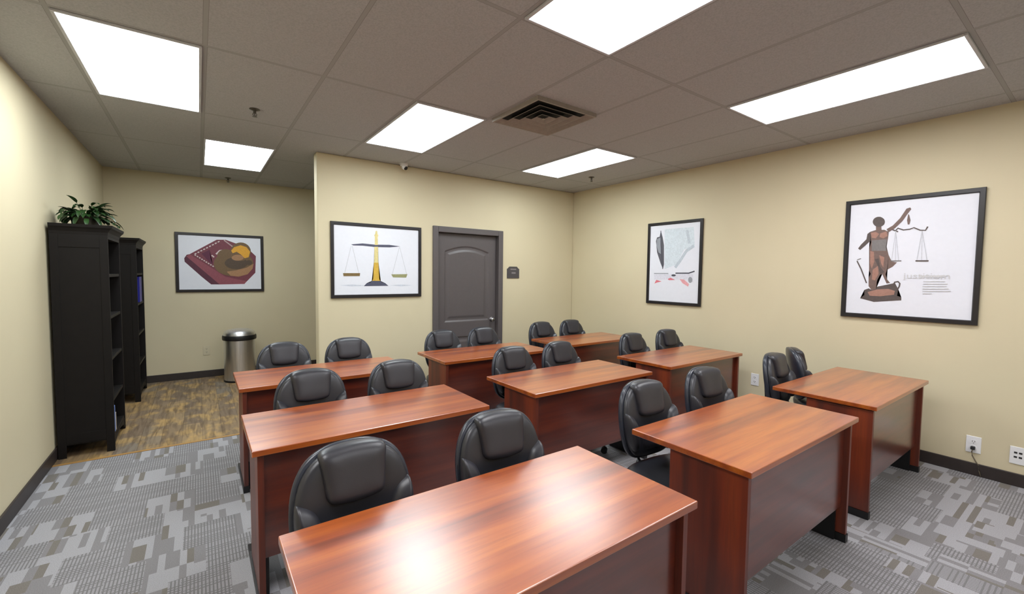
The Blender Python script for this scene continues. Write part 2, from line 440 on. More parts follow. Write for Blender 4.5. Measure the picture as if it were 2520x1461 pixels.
def picture(key, label, origin, ax, w, h, fw, items, extra=None):
    """origin = lower left outside corner on the wall; ax: 'y' faces -y, 'x' faces -x"""
    if ax == 'y': rz = 0
    else: rz = -PI/2
    t = thing('framed_picture', label, 'picture', origin, rz, 'black framed law pictures')
    D = .024                                   # depth away from the wall, local -y
    b = bmesh.new()
    n = [(0, 0), (w, 0), (w, h), (0, h)]
    def ring(i, y): return [b.verts.new((x+(i if x == 0 else -i), y, z+(i if z == 0 else -i))) for x, z in n]
    R = [ring(0, -.001), ring(0, -D+.003), ring(.003, -D), ring(fw-.006, -D), ring(fw, -D+.008), ring(fw, -.001)]
    for A, B in zip(R, R[1:]+R[:1]):
        for s in range(4): b.faces.new((A[s], A[(s+1) % 4], B[(s+1) % 4], B[s]))
    mesh_obj('frame', b, M['frame'], t)
    b = boxes((fw-.002, w-fw+.002, -.010, -.002, fw-.002, h-fw+.002))
    mats = [M['paper']]; idx = {}
    for k, it in enumerate(items):
        if it[0] not in idx: idx[it[0]] = len(mats); mats.append(PC[it[0]])
        y = -.0104-.00012*k; mi = idx[it[0]]; fs = []
        if it[1] == 'p':
            P = [Vector(q) for q in it[2]]
            ar = sum(P[i].x*P[(i+1) % len(P)].y-P[(i+1) % len(P)].x*P[i].y for i in range(len(P)))
            if ar < 0: P = P[::-1]
            fs.append(b.faces.new([b.verts.new((q.x, y, q.y)) for q in P]))
        else:
            P = [Vector((a, c)) for a, c in it[2]]; hw = it[3]/2
            lft, rgt = [], []
            for i, q in enumerate(P):
                d = (P[min(i+1, len(P)-1)]-P[max(i-1, 0)]).normalized(); nn = Vector((-d.y, d.x))*hw
                lft.append(b.verts.new((q.x+nn.x, y, q.y+nn.y))); rgt.append(b.verts.new((q.x-nn.x, y, q.y-nn.y)))
            for i in range(len(P)-1): fs.append(b.faces.new((rgt[i], rgt[i+1], lft[i+1], lft[i])))
        for f_ in fs: f_.material_index = mi
    bmesh.ops.triangulate(b, faces=b.faces[:])
    me = bpy.data.meshes.new('poster'); b.to_mesh(me); b.free()
    for m_ in mats: me.materials.append(m_)
    pp = bpy.data.objects.new('poster', me); COL.objects.link(pp); pp.parent = t
    if extra: extra(pp)
    return t
POST={'lady': [('bronze_dark', 'p', [(0.166, 0.199), (0.164, 0.245), (0.194, 0.26), (0.217, 0.247), (0.252, 0.276), (0.302, 0.291), (0.371, 0.311), (0.394, 0.263), (0.39, 0.204), (0.418, 0.192), (0.419, 0.166), (0.236, 0.142), (0.137, 0.169)]), ('copper', 'p', [(0.188, 0.227), (0.253, 0.253), (0.332, 0.26), (0.374, 0.244), (0.369, 0.212), (0.278, 0.194), (0.204, 0.196)]), ('bronze', 'p', [(0.183, 0.755), (0.223, 0.769), (0.281, 0.766), (0.312, 0.746), (0.309, 0.693), (0.302, 0.621), (0.319, 0.549), (0.342, 0.494), (0.377, 0.485), (0.351, 0.449), (0.314, 0.423), (0.305, 0.386), (0.318, 0.341), (0.34, 0.31), (0.316, 0.305), (0.283, 0.386), (0.269, 0.382), (0.25, 0.331), (0.246, 0.257), (0.217, 0.243), (0.193, 0.279), (0.19, 0.348), (0.203, 0.386), (0.19, 0.423), (0.182, 0.608), (0.195, 0.663), (0.174, 0.714)]), ('copper', 'p', [(0.189, 0.746), (0.224, 0.752), (0.247, 0.733), (0.226, 0.697), (0.197, 0.704)]), ('copper', 'p', [(0.254, 0.737), (0.296, 0.752), (0.305, 0.711), (0.277, 0.694), (0.251, 0.705)]), ('grey', 'p', [(0.198, 0.681), (0.302, 0.684), (0.298, 0.621), (0.303, 0.585), (0.202, 0.589)]), ('copper', 'p', [(0.191, 0.589), (0.217, 0.579), (0.224, 0.496), (0.209, 0.432), (0.195, 0.478)]), ('copper', 'p', [(0.255, 0.55), (0.291, 0.531), (0.288, 0.441), (0.272, 0.477)]), ('copper', 'p', [(0.216, 0.423), (0.251, 0.459), (0.258, 0.386), (0.235, 0.331), (0.213, 0.34)]), ('bronze_dark', 'p', [(0.227, 0.514), (0.252, 0.523), (0.266, 0.45), (0.297, 0.404), (0.269, 0.386), (0.252, 0.45)]), ('bronze_dark', 'p', [(0.183, 0.755), (0.165, 0.738), (0.16, 0.692), (0.124, 0.648), (0.103, 0.613), (0.119, 0.599), (0.155, 0.637), (0.189, 0.677)]), ('bronze', 'p', [(0.295, 0.77), (0.336, 0.798), (0.381, 0.856), (0.418, 0.93), (0.441, 0.938), (0.449, 0.923), (0.427, 0.886), (0.396, 0.828), (0.351, 0.774), (0.31, 0.742)]), ('bronze', 'p', [(0.221, 0.812), (0.258, 0.809), (0.263, 0.759), (0.224, 0.762)]), ('bronze_dark', 'p', [(0.282, 0.834), (0.281, 0.823), (0.278, 0.812), (0.271, 0.804), (0.263, 0.798), (0.253, 0.794), (0.242, 0.794), (0.231, 0.796), (0.221, 0.801), (0.212, 0.809), (0.205, 0.819), (0.2, 0.83), (0.198, 0.841), (0.199, 0.852), (0.203, 0.863), (0.209, 0.871), (0.218, 0.877), (0.228, 0.881), (0.239, 0.881), (0.25, 0.879), (0.26, 0.873), (0.269, 0.865), (0.276, 0.856), (0.28, 0.845)]), ('bronze', 'p', [(0.431, 0.885), (0.438, 0.876), (0.448, 0.832), (0.442, 0.798), (0.432, 0.798), (0.426, 0.834)]), ('bronze_dark', 'l', [(0.352, 0.748), (0.371, 0.773), (0.406, 0.755), (0.446, 0.758), (0.472, 0.769), (0.512, 0.745), (0.544, 0.742), (0.556, 0.771)], 0.0094), ('bronze_dark', 'l', [(0.337, 0.762), (0.373, 0.742)], 0.0094), ('silver', 'l', [(0.357, 0.752), (0.341, 0.503)], 0.0034), ('silver', 'l', [(0.357, 0.752), (0.387, 0.502)], 0.0034), ('silver', 'l', [(0.359, 0.752), (0.366, 0.503)], 0.0027), ('silver', 'l', [(0.524, 0.74), (0.502, 0.5)], 0.0034), ('silver', 'l', [(0.524, 0.74), (0.564, 0.499)], 0.0034), ('silver', 'l', [(0.525, 0.739), (0.531, 0.5)], 0.0027), ('bronze_dark', 'l', [(0.494, 0.496), (0.574, 0.495)], 0.0108), ('grey', 'l', [(0.335, 0.499), (0.405, 0.498)], 0.0081), ('grey', 'l', [(0.101, 0.512), (0.129, 0.524)], 0.0054), ('bronze_dark', 'l', [(0.101, 0.503), (0.133, 0.432), (0.178, 0.306)], 0.0088), ('bronze_dark', 'l', [(0.358, 0.288), (0.371, 0.32), (0.391, 0.325), (0.404, 0.307), (0.4, 0.281), (0.388, 0.253)], 0.0094), ('pale', 'l', [(0.53, 0.369), (0.671, 0.371)], 0.0148), ('pale', 'l', [(0.55, 0.328), (0.677, 0.331)], 0.0061), ('pale', 'l', [(0.551, 0.308), (0.693, 0.312)], 0.0061), ('pale', 'l', [(0.547, 0.288), (0.688, 0.293)], 0.0061), ('pale', 'l', [(0.548, 0.268), (0.7, 0.273)], 0.0061), ('pale', 'l', [(0.548, 0.249), (0.713, 0.255)], 0.0061), ('pale', 'l', [(0.549, 0.23), (0.605, 0.232)], 0.0061)], 'scales': [('ground', 'p', [(0.095, 0.143), (0.221, 0.151), (0.357, 0.142), (0.357, 0.134), (0.221, 0.129)]), ('ground', 'p', [(0.658, 0.14), (0.801, 0.148), (0.949, 0.139), (0.801, 0.126)]), ('navy', 'p', [(0.218, 0.601), (0.346, 0.618), (0.493, 0.611), (0.66, 0.617), (0.795, 0.604), (0.66, 0.587), (0.493, 0.583), (0.346, 0.592), (0.244, 0.59)]), ('gold_pale', 'p', [(0.497, 0.77), (0.515, 0.771), (0.522, 0.715), (0.523, 0.609), (0.486, 0.607), (0.488, 0.713)]), ('gold_pale', 'p', [(0.529, 0.719), (0.528, 0.714), (0.526, 0.709), (0.522, 0.705), (0.517, 0.702), (0.511, 0.7), (0.505, 0.699), (0.499, 0.699), (0.493, 0.701), (0.488, 0.703), (0.484, 0.707), (0.482, 0.711), (0.481, 0.716), (0.482, 0.721), (0.484, 0.725), (0.488, 0.729), (0.493, 0.732), (0.499, 0.735), (0.505, 0.736), (0.511, 0.735), (0.517, 0.734), (0.522, 0.731), (0.526, 0.728), (0.528, 0.723)]), ('gold_pale', 'p', [(0.482, 0.586), (0.525, 0.588), (0.524, 0.411), (0.528, 0.39), (0.475, 0.389), (0.479, 0.41)]), ('gold', 'p', [(0.475, 0.403), (0.528, 0.404), (0.536, 0.212), (0.556, 0.184), (0.448, 0.184), (0.466, 0.212)]), ('navy', 'p', [(0.452, 0.192), (0.548, 0.192), (0.567, 0.173), (0.607, 0.166), (0.647, 0.133), (0.357, 0.131), (0.392, 0.166), (0.434, 0.173)]), ('silver', 'l', [(0.219, 0.581), (0.145, 0.269)], 0.0043), ('silver', 'l', [(0.232, 0.582), (0.303, 0.274)], 0.0043), ('silver', 'l', [(0.781, 0.592), (0.692, 0.263)], 0.0043), ('silver', 'l', [(0.787, 0.593), (0.875, 0.265)], 0.0043), ('brown_pan', 'p', [(0.129, 0.278), (0.317, 0.28), (0.313, 0.246), (0.135, 0.244)]), ('olive_pan', 'p', [(0.681, 0.269), (0.883, 0.274), (0.867, 0.232), (0.703, 0.234)])], 'gavel': [('wine_dark', 'p', [(0.097, 0.463), (0.125, 0.511), (0.214, 0.535), (0.403, 0.374), (0.491, 0.104), (0.392, 0.105), (0.285, 0.213), (0.101, 0.415)]), ('wine', 'p', [(0.125, 0.498), (0.468, 0.733), (0.574, 0.739), (0.706, 0.689), (0.884, 0.582), (0.943, 0.518), (0.932, 0.275), (0.794, 0.114), (0.491, 0.104), (0.401, 0.255)]), ('wine_light', 'p', [(0.119, 0.491), (0.158, 0.519), (0.564, 0.214), (0.82, 0.15), (0.794, 0.11), (0.491, 0.104)]), ('plum', 'p', [(0.292, 0.531), (0.384, 0.59), (0.393, 0.465), (0.415, 0.389), (0.381, 0.409)]), ('dash', 'l', [(0.213, 0.514), (0.228, 0.503)], 0.015), ('dash', 'l', [(0.238, 0.496), (0.252, 0.485)], 0.015), ('dash', 'l', [(0.262, 0.478), (0.277, 0.467)], 0.015), ('dash', 'l', [(0.287, 0.459), (0.302, 0.448)], 0.015), ('dash', 'l', [(0.312, 0.441), (0.327, 0.43)], 0.015), ('dash', 'l', [(0.336, 0.422), (0.351, 0.411)], 0.015), ('dash', 'l', [(0.361, 0.404), (0.377, 0.392)], 0.015), ('dash', 'l', [(0.387, 0.385), (0.402, 0.374)], 0.015), ('dash', 'l', [(0.412, 0.366), (0.427, 0.355)], 0.015), ('dash', 'l', [(0.213, 0.521), (0.233, 0.534)], 0.015), ('dash', 'l', [(0.246, 0.543), (0.266, 0.556)], 0.015), ('dash', 'l', [(0.279, 0.565), (0.299, 0.578)], 0.015), ('dash', 'l', [(0.312, 0.587), (0.332, 0.6)], 0.015), ('dash', 'l', [(0.345, 0.609), (0.365, 0.622)], 0.015), ('dash', 'l', [(0.379, 0.631), (0.399, 0.645)], 0.015), ('dash', 'l', [(0.413, 0.654), (0.433, 0.667)], 0.015), ('dash', 'l', [(0.446, 0.676), (0.467, 0.69)], 0.015), ('dash', 'l', [(0.481, 0.699), (0.501, 0.713)], 0.015), ('dash', 'l', [(0.556, 0.731), (0.563, 0.725)], 0.015), ('dash', 'l', [(0.567, 0.722), (0.574, 0.716)], 0.015), ('dash', 'l', [(0.578, 0.712), (0.585, 0.706)], 0.015), ('dash', 'l', [(0.59, 0.702), (0.596, 0.696)], 0.015), ('dash', 'l', [(0.601, 0.693), (0.607, 0.687)], 0.015), ('dash', 'l', [(0.612, 0.683), (0.618, 0.677)], 0.015), ('dash', 'l', [(0.623, 0.673), (0.63, 0.667)], 0.015), ('dash', 'l', [(0.634, 0.663), (0.641, 0.658)], 0.015), ('dash', 'l', [(0.645, 0.654), (0.652, 0.648)], 0.015), ('dash', 'l', [(0.406, 0.514), (0.434, 0.487)], 0.0174), ('dash', 'l', [(0.458, 0.53), (0.5, 0.581), (0.56, 0.59)], 0.0197), ('umber', 'p', [(0.912, 0.407), (0.903, 0.359), (0.877, 0.315), (0.836, 0.277), (0.784, 0.247), (0.724, 0.229), (0.661, 0.222), (0.598, 0.228), (0.541, 0.245), (0.493, 0.273), (0.456, 0.309), (0.434, 0.351), (0.427, 0.396), (0.435, 0.441), (0.46, 0.484), (0.498, 0.522), (0.547, 0.552), (0.605, 0.572), (0.667, 0.58), (0.73, 0.577), (0.79, 0.561), (0.841, 0.534), (0.88, 0.498), (0.905, 0.454)]), ('umber_light', 'p', [(0.578, 0.286), (0.699, 0.309), (0.823, 0.347), (0.912, 0.407), (0.898, 0.333), (0.834, 0.252), (0.722, 0.215), (0.625, 0.229)]), ('umber', 'p', [(0.672, 0.516), (0.668, 0.492), (0.658, 0.469), (0.641, 0.449), (0.619, 0.434), (0.595, 0.424), (0.568, 0.42), (0.542, 0.423), (0.518, 0.431), (0.498, 0.445), (0.482, 0.464), (0.473, 0.486), (0.47, 0.509), (0.474, 0.533), (0.484, 0.555), (0.5, 0.575), (0.521, 0.59), (0.546, 0.601), (0.572, 0.605), (0.598, 0.603), (0.622, 0.595), (0.643, 0.581), (0.659, 0.562), (0.669, 0.54)]), ('umber_dark', 'p', [(0.837, 0.413), (0.832, 0.39), (0.817, 0.368), (0.794, 0.35), (0.764, 0.336), (0.73, 0.326), (0.693, 0.323), (0.657, 0.325), (0.624, 0.333), (0.595, 0.346), (0.574, 0.364), (0.56, 0.384), (0.556, 0.406), (0.561, 0.428), (0.575, 0.449), (0.597, 0.467), (0.626, 0.482), (0.66, 0.491), (0.696, 0.495), (0.733, 0.494), (0.767, 0.486), (0.796, 0.473), (0.818, 0.456), (0.832, 0.435)]), ('umber', 'p', [(0.881, 0.581), (0.876, 0.546), (0.862, 0.513), (0.841, 0.485), (0.814, 0.463), (0.783, 0.448), (0.75, 0.443), (0.718, 0.447), (0.688, 0.459), (0.663, 0.479), (0.643, 0.506), (0.632, 0.538), (0.628, 0.572), (0.633, 0.606), (0.646, 0.638), (0.666, 0.666), (0.692, 0.689), (0.723, 0.703), (0.755, 0.71), (0.788, 0.707), (0.818, 0.695), (0.845, 0.675), (0.864, 0.648), (0.877, 0.616)]), ('amber', 'p', [(0.637, 0.586), (0.675, 0.638), (0.755, 0.67), (0.828, 0.645), (0.871, 0.581), (0.851, 0.5), (0.801, 0.484), (0.758, 0.533), (0.704, 0.574), (0.655, 0.551)]), ('umber_light', 'p', [(0.788, 0.491), (0.786, 0.48), (0.778, 0.469), (0.766, 0.46), (0.751, 0.452), (0.733, 0.448), (0.714, 0.446), (0.695, 0.447), (0.677, 0.45), (0.662, 0.457), (0.651, 0.465), (0.644, 0.475), (0.641, 0.486), (0.644, 0.498), (0.652, 0.508), (0.663, 0.517), (0.678, 0.525), (0.696, 0.53), (0.715, 0.532), (0.734, 0.531), (0.752, 0.527), (0.767, 0.521), (0.779, 0.512), (0.786, 0.502)]), ('umber_dark', 'p', [(0.894, 0.421), (0.892, 0.412), (0.887, 0.403), (0.88, 0.395), (0.871, 0.389), (0.86, 0.385), (0.849, 0.384), (0.838, 0.385), (0.827, 0.388), (0.818, 0.394), (0.811, 0.401), (0.807, 0.41), (0.806, 0.419), (0.807, 0.429), (0.812, 0.437), (0.819, 0.445), (0.828, 0.451), (0.839, 0.455), (0.85, 0.457), (0.862, 0.456), (0.872, 0.452), (0.881, 0.447), (0.888, 0.439), (0.892, 0.431)])], 'quill': [('mist', 'p', [(0.244, 0.947), (0.646, 0.943), (0.665, 0.711), (0.527, 0.681), (0.431, 0.5), (0.262, 0.445)]), ('fog', 'l', [(0.655, 0.72), (0.558, 0.662), (0.471, 0.537), (0.411, 0.463)], 0.0374), ('fog', 'l', [(0.559, 0.914), (0.595, 0.75)], 0.033), ('slate', 'p', [(0.19, 0.932), (0.22, 0.845), (0.242, 0.749), (0.251, 0.502), (0.237, 0.445), (0.198, 0.522), (0.143, 0.657), (0.121, 0.803), (0.136, 0.85), (0.175, 0.857)]), ('slate_light', 'p', [(0.137, 0.83), (0.187, 0.847), (0.2, 0.636), (0.165, 0.657), (0.128, 0.754)]), ('slate_dark', 'l', [(0.19, 0.932), (0.196, 0.751), (0.234, 0.445)], 0.0099), ('slate_light', 'l', [(0.106, 0.388), (0.318, 0.389)], 0.011), ('slate_dark', 'l', [(0.419, 0.393), (0.598, 0.394), (0.675, 0.418)], 0.0154), ('lav', 'p', [(0.106, 0.378), (0.657, 0.382), (0.661, 0.283), (0.6, 0.318), (0.109, 0.31)]), ('slate_dark', 'p', [(0.425, 0.366), (0.424, 0.363), (0.421, 0.36), (0.416, 0.357), (0.41, 0.355), (0.402, 0.353), (0.394, 0.353), (0.386, 0.353), (0.378, 0.354), (0.371, 0.356), (0.366, 0.359), (0.363, 0.362), (0.362, 0.366), (0.363, 0.369), (0.366, 0.372), (0.371, 0.375), (0.377, 0.377), (0.385, 0.378), (0.393, 0.379), (0.401, 0.379), (0.409, 0.377), (0.416, 0.375), (0.421, 0.373), (0.424, 0.37)]), ('red', 'p', [(0.116, 0.257), (0.143, 0.306), (0.223, 0.288), (0.156, 0.272)]), ('red', 'p', [(0.31, 0.318), (0.352, 0.337), (0.417, 0.31), (0.332, 0.306)]), ('rose', 'p', [(0.479, 0.321), (0.54, 0.317), (0.607, 0.264), (0.598, 0.232), (0.522, 0.271)]), ('slate_light', 'p', [(0.65, 0.315), (0.649, 0.305), (0.647, 0.297), (0.643, 0.289), (0.637, 0.283), (0.631, 0.279), (0.624, 0.278), (0.616, 0.279), (0.61, 0.283), (0.604, 0.288), (0.599, 0.296), (0.596, 0.304), (0.595, 0.314), (0.595, 0.323), (0.598, 0.332), (0.602, 0.339), (0.607, 0.345), (0.614, 0.349), (0.621, 0.35), (0.628, 0.349), (0.635, 0.345), (0.641, 0.34), (0.645, 0.332), (0.649, 0.324)])]}

def text_mesh(s, size, mat, parent, loc, rot=(PI/2, 0, 0), name='lettering', stretch=1.0):
    cu = bpy.data.curves.new(name, 'FONT'); cu.body = s; cu.size = size; cu.extrude = .0002
    o = bpy.data.objects.new(name, cu); COL.objects.link(o)
    me = bpy.data.meshes.new_from_object(o.evaluated_get(bpy.context.evaluated_depsgraph_get()))
    COL.objects.unlink(o); bpy.data.objects.remove(o)
    me.materials.clear(); me.materials.append(mat)
    r = bpy.data.objects.new(name, me); COL.objects.link(r); r.parent = parent; r.location = loc; r.rotation_euler = rot; r.scale = (stretch, 1, 1)
    w = max(v.co.x for v in me.vertices)
    return r, w
def lady_text(pp):
    r, w = text_mesh('justitium', .066, PC['pale'], pp, (.424, -.0146, .352))
    r.scale = (.279/w, 1, 1)
picture('quill', 'tall narrow framed picture of a dark feather on the right wall', (XR-.001, 3.64, 1.14), 'x', .765, 1.035, .036, POST['quill'])
picture('lady', 'large framed picture of a bronze statue holding scales on the right wall', (XR-.001, 1.49, 1.15), 'x', .87, 1.04, .036, POST['lady'], lady_text)
picture('scales', 'framed picture of gold balance scales between the wall corner and the door', (1.18, YB-.001, 1.21), 'y', 1.06, .845, .036, POST['scales'])
picture('gavel', 'framed picture of a gavel on a dark red book in the alcove', (-.25, YF-.001, 1.2), 'y', 1.04, .815, .036, POST['gavel'])

# room sign right of the door
t = thing('room_sign', 'small dark plaque on the wall to the right of the door', 'sign', (3.545, YB-.001, 1.44))
b = bmesh.new()
w, h = .21, .165
pts = [(0, 0), (w, 0), (w, h-.03), (w-.012, h-.03)]+[(w-.012-.028*(1-math.cos(a)) if False else w-.012-.030*math.sin(a), h-.03+.03*math.sin(a)) for a in (.5, 1.0, 1.57)]
pts += [(.042, h), (.03, h-.008), (.018, h-.02), (.012, h-.03), (0, h-.03)]
prism(b, pts, lambda a, c: (a, -.0005, c), lambda a, c: (a, -.009, c)); mesh_obj('plaque', b, M['sign'], t)
mesh_obj('raised_text', boxes((.055, .155, -.0098, -.0088, .118, .136), (.075, .145, -.0098, -.0088, .064, .086)), M['signlt'], t)

# ------------------------------------------------------------------ outlets
def outlet(name, lab, loc, rz, kind, cat='outlet', grp=None):
    t = thing(name, lab, cat, loc, rz, grp)
    w, h = .041, .064
    mesh_obj('cover_plate', boxes((-w, w, -.006, -.0005, -h, h)), M['white'], t, bevel=.003)
    if kind == 'duplex':
        for z in (-.022, .022):
            b = bmesh.new()
            lathe(b, [(.001, -.0062), (.018, -.0062), (.018, -.0085), (.001, -.0086)], 20, (0, z), 'y'); r = mesh_obj('socket', b, M['white'], t)
            mesh_obj('slots', boxes((-.008, -.005, -.0092, -.0084, z-.002, z+.009), (.005, .008, -.0092, -.0084, z-.002, z+.009), (-.0025, .0025, -.0092, -.0084, z-.012, z-.007)), M['slot'], r)
    elif kind == 'data':
        for x, z in ((-.012, .02), (.012, .02), (-.012, -.012), (.012, -.012)):
            mesh_obj('jack', boxes((x-.008, x+.008, -.0072, -.0058, z-.006, z+.007)), M['slot'], t)
    return t
R_ = -PI/2
outlet('wall_outlet', 'white outlet on the right wall behind the middle right desk', (XR, 2.23, .405), R_, 'duplex', grp='white wall plates on the right wall')
outlet('wall_outlet', 'white wall plate half hidden behind the chair back by the right wall', (XR, 2.06, .405), R_, 'data', grp='white wall plates on the right wall')
outlet('wall_outlet', 'white outlet with a cord plugged in, low on the right wall', (XR, .60, .235), R_, 'duplex', grp='white wall plates on the right wall')
outlet('wall_outlet', 'white data plate cut off by the right edge of the photo', (XR, .375, .225), R_, 'data', grp='white wall plates on the right wall')
_o = outlet('wall_outlet', 'cream outlet on the alcove wall left of the trash can', (.07, YF, .375), 0, 'duplex', grp=None)
for _c in _o.children: _c.data.materials[0] = M['plate']
t = thing('power_cord', 'thin grey brown cord hanging from the outlet on the right wall', 'cord', (XR, .60, .213))
mesh_obj('plug', boxes((-.034, -.0095, -.012, .012, -.014, .012)), M['slot'], t, bevel=.004)
b = bmesh.new()
tube(b, [(-.028, 0, -.010), (-.030, .004, -.03), (-.024, .0, -.06), (-.018, -.016, -.095), (-.016, -.03, -.12), (-.020, -.042, -.17), (-.03, -.05, -.2055)], .0042, 8); mesh_obj('cable', b, M['cord'], t, smooth=True)

# ------------------------------------------------------------------ trash can
t = thing('trash_can', 'round stainless steel trash can with dark domed lid in the alcove', 'trash can', (.44, 7.02, 0))
r = .185
b = bmesh.new(); lathe(b, [(r*.98, .0), (r, .012), (r, .56), (r-.004, .565)], 56); mesh_obj('body', b, M['steel'], t, auto=30)
b = bmesh.new(); lathe(b, [(r+.006, 0), (r+.006, .02), (r+.002, .024), (r+.0005, .0245)], 56); mesh_obj('foot_ring', b, M['black'], t, auto=30)
b = bmesh.new(); lathe(b, [(r-.002, .562), (r+.014, .566), (r+.017, .58), (r+.017, .612), (r+.012, .626), (r-.02, .632)], 56); mesh_obj('lid_rim', b, M['black'], t, auto=35)
b = bmesh.new(); lathe(b, [(r+.006, .622), (r+.003, .650), (r-.012, .675), (r-.045, .697), (r-.10, .709), (.001, .714)], 56); mesh_obj('lid_dome', b, M['steel'], t, auto=50)

# ------------------------------------------------------------------ bookcases
def bookcase(y0, wid, xf, lab):
    dep = xf-(XL+.018)
    t = thing('bookcase', lab, 'bookcase', (XL+.018, y0, 0), 0, 'tall black bookcases along the left wall')
    hh, s = 1.80, .022
    for y in (0, wid-s):
        b = boxes((.001, dep, y, y+s, .10, hh-.03), (.001, .045, y, y+s, 0, .1), (dep-.045, dep, y, y+s, 0, .1))
        # stiles standing proud of the side
        yo = y-.004 if y == 0 else y+s
        for q in ((.001, .05, .0, hh-.03), (dep-.05, dep, .0, hh-.03), (.05, dep-.05, .11, .19), (.05, dep-.05, hh-.13, hh-.03)):
            box(b, q[0], q[1], yo, yo+.004, q[2], q[3])
        if y == 0:
            # arched apron under the side
            pts = [(.05, .105)]+[(.05+(dep-.1)*k/10, .105-.0+.0*math.sin(PI*k/10)) for k in range(1, 11)]
        mesh_obj('side_panel', b, M['blackwood'], t, bevel=.0015)
    mesh_obj('back_panel', boxes((.001, .008, s, wid-s, .1, hh-.03)), M['blackwood'], t)
    for z in (.105, .40, .745, 1.09, 1.435):
        mesh_obj('shelf', boxes((.009, dep-.006, s, wid-s, z, z+.024)), M['blackwood'], t, bevel=.0015)
    mesh_obj('top_panel', boxes((.001, dep, s, wid-s, hh-.055, hh-.031)), M['blackwood'], t)
    b = bmesh.new()
    prof = [(0, hh-.030), (.004, hh-.005), (.018, hh+.018), (.030, hh+.030), (.034, hh+.052)]
    rings = []
    for e, z in prof: rings.append([b.verts.new(p) for p in ((.001, -e*.6, z), (dep+e, -e*.6, z), (dep+e, wid+e*.6, z), (.001, wid+e*.6, z))])
    for A, B in zip(rings, rings[1:]):
        for q in range(4): b.faces.new((A[q], A[(q+1) % 4], B[(q+1) % 4], B[q]))
    b.faces.new(rings[0]); b.faces.new(rings[-1]); mesh_obj('cornice', b, M['blackwood'], t)
    b = bmesh.new()
    pts = [(s, .02), (s+.04, .03)]+[(s+.04+(wid-2*s-.08)*k/8, .05+.035*math.sin(PI*k/8)) for k in range(9)]+[(wid-s-.04, .03), (wid-s, .02), (wid-s, .104), (s, .104)]
    prism(b, pts, lambda a, c: (dep-.02, a, c), lambda a, c: (dep-.004, a, c)); mesh_obj('apron', b, M['blackwood'], t)
    return t
bookcase(4.80, .64, -.592, 'tall black bookcase with the plant on top, nearer of the two')
bookcase(6.44, .72, -.562, 'tall black bookcase farther back with the blue binder on its shelf')
def book(x, y, z, w, d, h, mat, lab, name='book', cat='book', rz=0, grp='books and binders in the bookcases'):
    t = thing(name, lab, cat, (x, y, z), rz, grp)
    c = .003
    b = boxes((-d, 0, 0, c, 0, h), (-d, 0, w-c, w, 0, h), (-c, 0, c, w-c, 0, h)); mesh_obj('cover', b, mat, t)
    mesh_obj('pages', boxes((-d+.006, -c, c, w-c, .004, h-.005)), M['white'], t)
book(-.572, 6.80, 1.1145, .07, .22, .30, M['blue'], 'left blue binder on the second shelf from the top of the far bookcase', 'binder', 'binder')
book(-.572, 6.885, 1.1145, .07, .22, .30, M['blue'], 'middle blue binder on the second shelf from the top of the far bookcase', 'binder', 'binder')
book(-.572, 6.97, 1.1145, .07, .22, .30, M['blue'], 'right blue binder on the second shelf from the top of the far bookcase', 'binder', 'binder')
book(-.570, 6.475, .4245, .03, .2, .30, M['white'], 'slim white book standing low in the far bookcase')
book(-.600, 4.90, .1295, .035, .2, .22, M['ltblue'], 'light blue book on the bottom shelf of the near bookcase')
book(-.600, 4.945, .1295, .03, .19, .15, M['cream'], 'cream book beside the light blue one on the bottom shelf')

# plant
t = thing('potted_plant', 'leafy green potted plant on top of the near black bookcase', 'plant', (-.745, 5.03, 1.8525))
b = bmesh.new(); lathe(b, [(.055, 0), (.075, .01), (.085, .06), (.09, .075), (.082, .075), (.078, .06)], 28); mesh_obj('pot', b, M['pot'], t, auto=40)
b = bmesh.new(); lathe(b, [(.078, .058), (.078, .064), (.001, .068)], 28); mesh_obj('soil', b, M['soil'], t)
b = bmesh.new(); bs = bmesh.new()
rnd = random.Random(3)
def leafblade(b, base, d, up, L, W, droop):
    side = d.cross(Vector((0, 0, 1))).normalized(); N = 7
    rows = []
    p = base.copy(); dirv = (d*math.cos(up)+Vector((0, 0, 1))*math.sin(up)).normalized()
    for k in range(N+1):
        f = k/N; wv = W*math.sin(PI*min(1, f**.75*.98+.02))**.8*.5
        nrm = side.cross(dirv).normalized()
        rows.append([b.verts.new(p-side*wv+nrm*wv*.35), b.verts.new(p), b.verts.new(p+side*wv+nrm*wv*.35)])
        dirv = (dirv+Vector((0, 0, -droop/N))).normalized(); p = p+dirv*(L/N)
    for A, B in zip(rows, rows[1:]):
        for q in range(2): b.faces.new((A[q], A[q+1], B[q+1], B[q]))
for k in range(110):
    a = rnd.uniform(0, 2*PI); d = Vector((math.cos(a), math.sin(a), 0))
    up = rnd.uniform(-.1, 1.3); Ls = rnd.uniform(.03, .12)*(1.0 if k % 6 else 1.3)
    st = Vector((d.x*.03, d.y*.03, .062)); mid = st+(d*math.cos(up)+Vector((0, 0, 1))*math.sin(up))*Ls
    if XL-(-.745)+.02 > mid.x-.03: mid.x = max(mid.x, -.165)
    tube(bs, [st, (st+mid)/2+Vector((0, 0, .012)), mid], .0016, 5)
    L = rnd.uniform(.07, .12)
    if mid.x+d.x*L < -.185: d = Vector((d.x*.2, d.y, 0)).normalized(); 
    leafblade(b, mid, d, up*.6+rnd.uniform(-.3, .3), L, rnd.uniform(.028, .045), rnd.uniform(.6, 1.8))
for v in list(b.verts)+list(bs.verts):
    v.co.x = max(v.co.x, -.192)
mesh_obj('foliage', b, M['leaf'], t, smooth=True); mesh_obj('stems', bs, M['leaf'], t)
